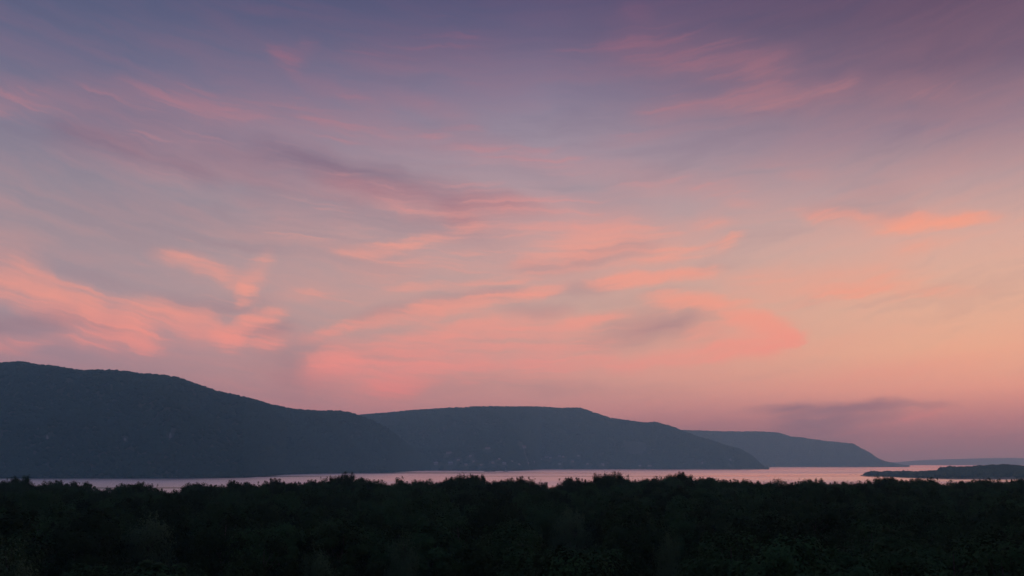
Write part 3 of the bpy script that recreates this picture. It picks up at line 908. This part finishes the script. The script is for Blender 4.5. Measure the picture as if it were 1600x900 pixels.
def tree_meshes(kind, seed, leaves):
    """crown and trunk of a tree about 18 m tall"""
    rs = np.random.RandomState(seed)
    H = 18.0
    spec = {'round': dict(bot=.22, wid=5.6, ncl=64, cr=1.85, sq=.75, leaf=.26, powr=.55),
            'tall':  dict(bot=.20, wid=4.4, ncl=60, cr=1.55, sq=.85, leaf=.26, powr=.75),
            'spiky': dict(bot=.16, wid=3.6, ncl=62, cr=1.05, sq=1.25, leaf=.24, powr=.9),
            'open':  dict(bot=.28, wid=5.0, ncl=44, cr=1.3, sq=.8, leaf=.24, powr=.6),
            'willow': dict(bot=.10, wid=6.4, ncl=90, cr=1.9, sq=.9, leaf=.26, powr=.5)}[kind]
    z0 = H * spec['bot']
    lobes = rs.randn(7, 3); lobes /= np.linalg.norm(lobes, axis=1)[:, None]
    lamp = rs.uniform(-.28, .30, 7)
    cl = []
    while len(cl) < spec['ncl']:
        d = rs.randn(3); d /= np.linalg.norm(d)
        r = rs.rand() ** 0.40
        k = 1 + sum(a * max(0, d @ l) ** 3 for a, l in zip(lamp, lobes))
        t = 0.5 + 0.5 * d[2] * r
        w_ = spec['wid'] * (math.sin(math.pi * min(.995, .06 + .94 * t ** spec['powr'])) ** .6 if kind in ('tall', 'spiky') else 1)
        p = np.array([d[0] * r * k * w_, d[1] * r * k * w_, z0 + (H - z0) * (0.5 + 0.46 * d[2] * r * min(k, 1.08))])
        cl.append(p)
    cl = np.array(cl)
    cl[:, 2] += H - spec['cr'] * spec['sq'] * .85 - cl[:, 2].max()
    # trunk, limbs to the clusters
    V, Fq, n = [], [], 0
    def add(p0, p1, r0, r1, s=6):
        nonlocal n
        v, f = tube(p0, p1, r0, r1, s, n)
        V.append(v); Fq.append(f); n += len(v)
    knots = [np.array([0, 0, -1.2])]
    for k in range(1, 8):
        knots.append(np.array([rs.uniform(-.22, .22) * k ** .5, rs.uniform(-.22, .22) * k ** .5, H * .9 * k / 7]))
    rad = lambda z: 0.34 * max(.06, 1 - max(z, 0) / H) ** .9 + (0.14 if z < 0.2 else 0)
    for a, b in zip(knots[:-1], knots[1:]):
        add(a, b, rad(a[2]), rad(b[2]), 8)
    for c in cl[:: 1]:
        zb = max(z0 * .7, c[2] - rs.uniform(1.5, 4.5) - .25 * np.hypot(c[0], c[1]))
        k = min(6, int(zb / (H * .9) * 7))
        fz = zb / (H * .9) * 7 - k
        b0 = knots[k] * (1 - fz) + knots[k + 1] * fz
        mid = b0 * .45 + c * .55 + np.array([0, 0, -.35])
        r = min(.11, rad(zb) * .5)
        add(b0, mid, r, r * .6, 5)
        add(mid, c, r * .6, .015, 4)
    trunk = make_mesh('trunk', np.concatenate(V), np.concatenate(Fq))
    smooth(trunk)
    trunk.materials.append(M['bark'])
    # ragged sprigs that break the outline of the upper crown
    up = np.argsort(-(cl[:, 2] + np.hypot(cl[:, 0], cl[:, 1]) * .5))[: int(len(cl) * .7)]
    sp_ = []
    for k in rs.choice(up, 34):
        c = cl[k]
        o_ = (c - np.array([0, 0, z0 + (H - z0) * .4])); o_ /= np.linalg.norm(o_) + 1e-6
        sp_.append(c + o_ * spec['cr'] * rs.uniform(.75, 1.25) + np.array([0, 0, rs.uniform(.1, .7)]))
    n_main = len(cl)
    cl = np.concatenate([cl, np.array(sp_)])
    # leaves: small folded quads on lumpy clusters, each cluster ragged
    wts = np.concatenate([np.full(n_main, 6.0), np.full(len(cl) - n_main, .55)])
    per = rs.multinomial(leaves, rs.dirichlet(wts * 3))
    cen = np.repeat(cl, per, axis=0)
    m = len(cen)
    d = rs.randn(m, 3); d /= np.linalg.norm(d, axis=1)[:, None]
    crad = np.repeat(np.where(np.arange(len(cl)) < n_main, spec['cr'] * rs.uniform(.6, 1.3, len(cl)), rs.uniform(.3, .55, len(cl))), per)
    sqz = np.repeat(np.where(np.arange(len(cl)) < n_main, spec['sq'], 1.9), per)
    r = rs.rand(m) ** .45 * crad * (1 + .35 * (rs.rand(m) ** 4))
    pos = cen + d * r[:, None]
    pos[:, 2] = cen[:, 2] + d[:, 2] * r * sqz
    if kind == 'willow':
        pos[:, 2] -= rs.rand(m) ** 2 * 1.2
    out_ = (pos - np.array([0, 0, z0 + (H - z0) * .42])) / np.array([spec['wid'], spec['wid'], (H - z0) * .5])
    nrm = d * .45 + out_ * .9 + rs.randn(m, 3) * .36 + np.array([0, 0, .05]); nrm /= np.linalg.norm(nrm, axis=1)[:, None]
    t1 = np.cross(nrm, rs.randn(m, 3)); t1 /= np.linalg.norm(t1, axis=1)[:, None]
    t2 = np.cross(nrm, t1)
    s = spec['leaf'] * rs.uniform(.55, 1.25, m)[:, None]
    v = np.stack([pos - t1 * s * .75, pos - t2 * s * .5 + nrm * s * .12, pos + t1 * s * .75, pos + t2 * s * .5 + nrm * s * .12], 1).reshape(-1, 3)
    over = v[:, 2] > H + .2
    v[over, 2] = H + .2 + (v[over, 2] - H - .2) * .35
    q = np.arange(m * 4).reshape(-1, 4)
    crown = make_mesh('crown', v, q)
    crown.materials.append(M['foliage_pale' if kind == 'willow' else 'foliage'])
    return trunk, crown, spec['wid'] + spec['cr'] * .7

TREES = {}
for kind, seeds in (('round', (1, 2, 3)), ('tall', (4, 5, 6)), ('spiky', (7, 8)), ('open', (9, 10)), ('willow', (11, 12))):
    TREES[kind] = [tree_meshes(kind, s, 17000) for s in seeds]
NAMES = {'round': 'broadleaf_tree', 'tall': 'broadleaf_tree', 'spiky': 'poplar_tree', 'open': 'broadleaf_tree', 'willow': 'willow_tree'}
TREE_H = 18.0

def place_tree(kind, var, x, y, height, width, rz, label, group=None):
    """one tree: an Empty at its base with trunk and crown. width = crown half width in metres"""
    trunk, crown, w0 = TREES[kind][var % len(TREES[kind])]
    z = float(ground_z(x, y))
    e = link(NAMES[kind], None)
    e.location = (x, y, z)
    e.rotation_euler = (0, 0, rz)
    k = width / w0
    e.scale = (k, k, height / TREE_H)
    link('trunk', trunk, e)
    link('crown', crown, e)
    tag(e, label, 'tree', group)
    return e

SKY = [(-40, 752), (-15, 754), (10, 750), (20, 744), (35, 742), (44, 745), (48, 754), (56, 757), (75, 750), (95, 751), (110, 752), (122, 758), (128, 758), (137, 753), (145, 757), (149, 765), (158, 765), (167, 761), (175, 756),
       (190, 756), (205, 755), (218, 752), (228, 756), (236, 759), (246, 763), (256, 766), (265, 772), (275, 765), (285, 760), (295, 755), (315, 754), (330, 758), (345, 757), (360, 751), (385, 751), (400, 756),
       (416, 753), (432, 748), (442, 752), (462, 752), (485, 750), (500, 751), (510, 746), (525, 744), (540, 738), (550, 739), (557, 745), (566, 744), (575, 748), (586, 749), (596, 751), (606, 757), (614, 750), (622, 745),
       (634, 751), (648, 750), (660, 751), (672, 749), (682, 752), (694, 751), (704, 746), (712, 743), (722, 740), (735, 741), (745, 742), (754, 742), (758, 752), (763, 755), (772, 749), (778, 748), (790, 750), (800, 748), (815, 746),
       (826, 748), (840, 752), (850, 754), (858, 761), (870, 759), (877, 752), (885, 748), (892, 745), (902, 748), (911, 753), (920, 753), (924, 746), (930, 741), (940, 740), (950, 739), (960, 738), (972, 738), (980, 744), (987, 750),
       (1000, 748), (1010, 746), (1025, 745), (1040, 743), (1050, 741), (1062, 738), (1072, 742), (1078, 746), (1095, 745), (1110, 745), (1130, 747), (1150, 750), (1170, 749), (1185, 751), (1200, 752), (1212, 747), (1225, 750),
       (1236, 755), (1246, 753), (1258, 747), (1270, 750), (1282, 747), (1290, 752), (1305, 753), (1318, 751), (1331, 754), (1342, 752), (1356, 750), (1370, 745), (1385, 743), (1393, 745), (1402, 748), (1411, 750), (1425, 746),
       (1440, 745), (1456, 747), (1466, 753), (1475, 756), (1486, 751), (1500, 750), (1530, 747), (1545, 748), (1560, 750), (1575, 751), (1590, 746), (1610, 746), (1640, 748)]
outline = interp(SKY)

SPECIAL = {   # treeline column: (kind, label)
    35: ('round', 'tall bushy tree where the forest edge meets the dark hill shore'),
    137: ('open', 'small ragged tree standing alone above the treeline beside a dip'),
    218: ('spiky', 'spiky tree above the forest edge left of the deepest gap'),
    265: ('tall', 'lowest tree in the gap where most water shows'),
    432: ('spiky', 'pointed tree rising from an even stretch of forest edge'),
    550: ('tall', 'tallest dome shaped tree on the forest edge below the saddle'),
    622: ('round', 'rounded single tree between two dips of the forest edge'),
    722: ('round', 'broad tree with high domed crown standing against the river by the barge'),
    754: ('open', 'thin open branched tree beside the broad domed tree'),
    858: ('round', 'low tree in the notch between two higher clumps'),
    892: ('spiky', 'feathery pointed tree standing beside the notch'),
    930: ('tall', 'tall twin topped tree with sky gap beside its neighbour'),
    972: ('round', 'highest rounded tree next to the twin topped tree'),
    1062: ('spiky', 'ragged spiky tree topping the long even forest edge'),
    1282: ('spiky', 'small pointed tree on the forest edge near the headland end'),
    1385: ('round', 'dark domed tree in front of the island tip'),
    1440: ('round', 'wide dark tree hiding the water below the island')}
SPECIAL[218] = ('spiky', 'spiky tree beside the deepest gap of the forest edge')
rt = random.Random(21)
def zone(x):
    return ('before the dark hill' if x < 390 else 'below the saddle of the hills' if x < 690 else 'across from the far village' if x < 1000 else 'facing the tip of the village hill' if x < 1205
            else 'facing the pale headland' if x < 1340 else 'before the low island')
def build_of(h, w_):
    return 'tall' if h > 20 else 'low' if h < 15.5 else 'broad' if w_ > 6.6 else 'slender' if w_ < 3.2 else 'middling'
LABEL_EDGE = {'round': 'dark rounded tree on the forest edge', 'tall': 'dark narrow crowned tree on the forest edge',
              'spiky': 'dark upright poplar on the forest edge', 'open': 'dark thin crowned tree on the forest edge'}
n_tree = 0
sx = np.array([p[0] for p in SKY], float)
last = -99
for (x, y) in SKY:
    sp = SPECIAL.get(x)
    if sp is None and x - last < 9:
        continue
    last = x
    D = rt.uniform(405, 470)
    kind = sp[0] if sp else rt.choices(('round', 'tall', 'spiky', 'open'), (4, 4, 1.6, 1.6))[0]
    top = at_depth(x, y + 0.5, D)
    h = top[2] - float(ground_z(top[0], D))
    # widest dome that stays below the outline on both sides
    best = 2.7
    for wm_ in np.linspace(2.7, 5.4, 15):
        wp = wm_ / D * F
        dx = np.linspace(-.9, .9, 19)
        dome = y + (h * .40 / D * F) * (1 - np.sqrt(1 - dx ** 2))
        if np.all(dome >= outline(x + dx * wp) - 2.6):
            best = wm_
    width = best * rt.uniform(.95, 1.08)
    if best < 3.4 and kind in ('round', 'open') and not sp:
        kind = rt.choice(('tall', 'spiky'))
    place_tree(kind, rt.randrange(9), float(top[0]), D, h, width, rt.uniform(0, 6.28), sp[1] if sp else build_of(h, width) + ' ' + LABEL_EDGE[kind] + ', ' + zone(x), None if sp else 'trees along the river edge of the forest')
    n_tree += 1

# the forest in front of the edge
cand = []
d = 74.0
rowk = 0
while d < 402:
    half = d * 0.53 + 9
    xk = -half + rt.uniform(0, 8)
    while xk < half:
        cand.append((xk + rt.uniform(-2.2, 2.2), d + rt.uniform(-3.2, 3.2)))
        xk += rt.uniform(9.0, 15.5)
    d += 10.5
    rowk += 1
pale = [((890, 787), 235, 5.4, 'pale rounded willow tree swelling lighter than the dark forest around it'),
        ((232, 800), 190, 6.2, 'broad pale willow tree in the forest, fullest of the lighter trees'),
        ((12, 838), 125, 5.2, 'pale willow tree in the forest close to the steep bank'),
        ((632, 829), 165, 3.6, 'small pale willow tree poking through the dark forest'),
        ((1045, 823), 160, 3.0, 'slim pale willow tree poking through the dark forest'),
        ((500, 846), 140, 3.4, 'low pale willow tree half hidden among dark crowns')]
pale_xy = []
for (px_, D, wd, lab) in pale:
    top = at_depth(px_[0], px_[1], D)
    h = top[2] - float(ground_z(top[0], D))
    place_tree('willow', rt.randrange(2), float(top[0]), D, h, wd, rt.uniform(0, 6), lab)
    pale_xy.append((top[0], D, wd))
    n_tree += 1
LABEL_IN = {'round': 'dark rounded tree', 'tall': 'dark narrow crowned tree', 'spiky': 'dark upright poplar', 'open': 'dark thin crowned tree'}
WILLOWS = ['pale rounded willow', 'broad pale willow', 'pale bank willow', 'small pale willow', 'slim pale willow', 'low pale willow']
def inner_label(kind, x, D, h, w_):
    b = build_of(h, w_)
    for (a, bb, wd), nm in zip(pale_xy, WILLOWS):
        if math.hypot(x - a, D - bb) < wd + w_ + 6:
            return b + ' ' + LABEL_IN[kind] + ', next to the ' + nm
    where = 'at the foot of the steep bank' if D < 92 else 'a short way out from the bank' if D < 150 else 'deep in the forest'
    return b + ' ' + LABEL_IN[kind] + ', ' + where
cand.sort(key=lambda p: p[1])
rest = []
for row, (dlo, dhi, low) in enumerate(((395, 425, 4.2), (450, 490, 2.6))):      # fill behind and before the edge trees
    xk = -30.0
    while xk < 1640:
        D = rt.uniform(dlo, dhi)
        yk = max(outline(xk + q) for q in (-8, -4, 0, 4, 8)) + low * rt.uniform(.6, 1.6)
        p = at_depth(xk, yk, D)
        gz = float(ground_z(p[0], D))
        rest.append((float(p[0]), D, gz, float(p[2]) - gz))
        xk += rt.uniform(8, 15)
budget = 296 - n_tree
for (x, D) in cand:
    if any(math.hypot(x - a, D - b) < wd + 2.2 for a, b, wd in pale_xy):
        continue
    width = rt.uniform(4.6, 8.6)
    gz = float(ground_z(x, D))
    h = 12.5 + width * rt.uniform(.55, 1.0)
    xp = 800 + x / D * F
    wp = width / D * F
    lim = max(outline(xp + q * wp) for q in (-.8, -.4, 0, .4, .8)) + 4
    # keep the view to the pale trees open
    for (a, b, wd) in pale_xy:
        if D < b and abs(x / D - a / b) < (wd * .8) / b + width * .6 / D:
            pa = to_px((a, b, float(ground_z(a, b)) + 7.5))[1]
            lim = max(lim, pa - 6)
    ztop = at_depth(xp, lim, D)[2]
    h = min(h, ztop - gz)
    if h < 6:
        continue
    kind = rt.choices(('round', 'tall', 'spiky', 'open'), (5, 3, 1.2, 1))[0]
    if budget > 0:
        place_tree(kind, rt.randrange(9), x, D, h, min(width, h * .42), rt.uniform(0, 6.28), inner_label(kind, x, D, h, min(width, h * .42)), 'trees inside the dark forest')
        budget -= 1
    else:
        rest.append((x, D, gz, h))
# shapes for the remaining trees, normalised to 1 m tall
def unit_crown(kind, k):
    me = TREES[kind][k][1].copy()
    me.name = 'canopy_tree'
    co = np.empty(len(me.vertices) * 3, np.float32)
    me.vertices.foreach_get('co', co)
    me.vertices.foreach_set('co', co / TREE_H)
    me.update()
    return proto('canopy_tree', me)
CANOPY = [unit_crown('round', 0), unit_crown('round', 1), unit_crown('tall', 0), unit_crown('tall', 1)]
wood('forest_canopy', np.array([(a, b, c) for a, b, c, h in rest]), [h for *_, h in rest], 33, 1.0, 'continuous dark canopy of the forest behind its front trees', CANOPY)

# low scrub that closes the forest floor under the crowns
rsu = np.random.RandomState(4)
su = []
for _ in range(5200):
    D = 60 + 470 * rsu.rand() ** .8
    x = rsu.uniform(-1, 1) * (D * .56 + 12)
    su.append((x, D, float(ground_z(x, D)) - .2))
BUSH = [unit_crown('round', 2)]
wood('undergrowth', np.array(su), rsu.uniform(2.2, 4.2, len(su)), 41, 1.9, 'dark scrub filling the forest floor', CLUMPS)

# ------------------------------------------------------------------ haze over the whole river valley
hz = boxes('haze', [(-FAR - 500, FAR + 500, -2000, FAR + 500, -4.0, 470.0)])
hm = bpy.data.materials.new('haze')
hm.use_nodes = True
n = Nodes(hm.node_tree)
out = n.new('ShaderNodeOutputMaterial')
pv = n.new('ShaderNodeVolumePrincipled')
pv.inputs['Color'].default_value = (0.41, 0.86, 1.0, 1)
pv.inputs['Absorption Color'].default_value = (1, 1, 1, 1)
pv.inputs['Density'].default_value = 1.05e-4
pv.inputs['Anisotropy'].default_value = 0.65
n.put(out.inputs['Volume'], pv.outputs[0])
ho = link('haze', hz, None, hm)
tag(ho, 'thin blue evening haze lying over the river valley', 'haze', kind='stuff')
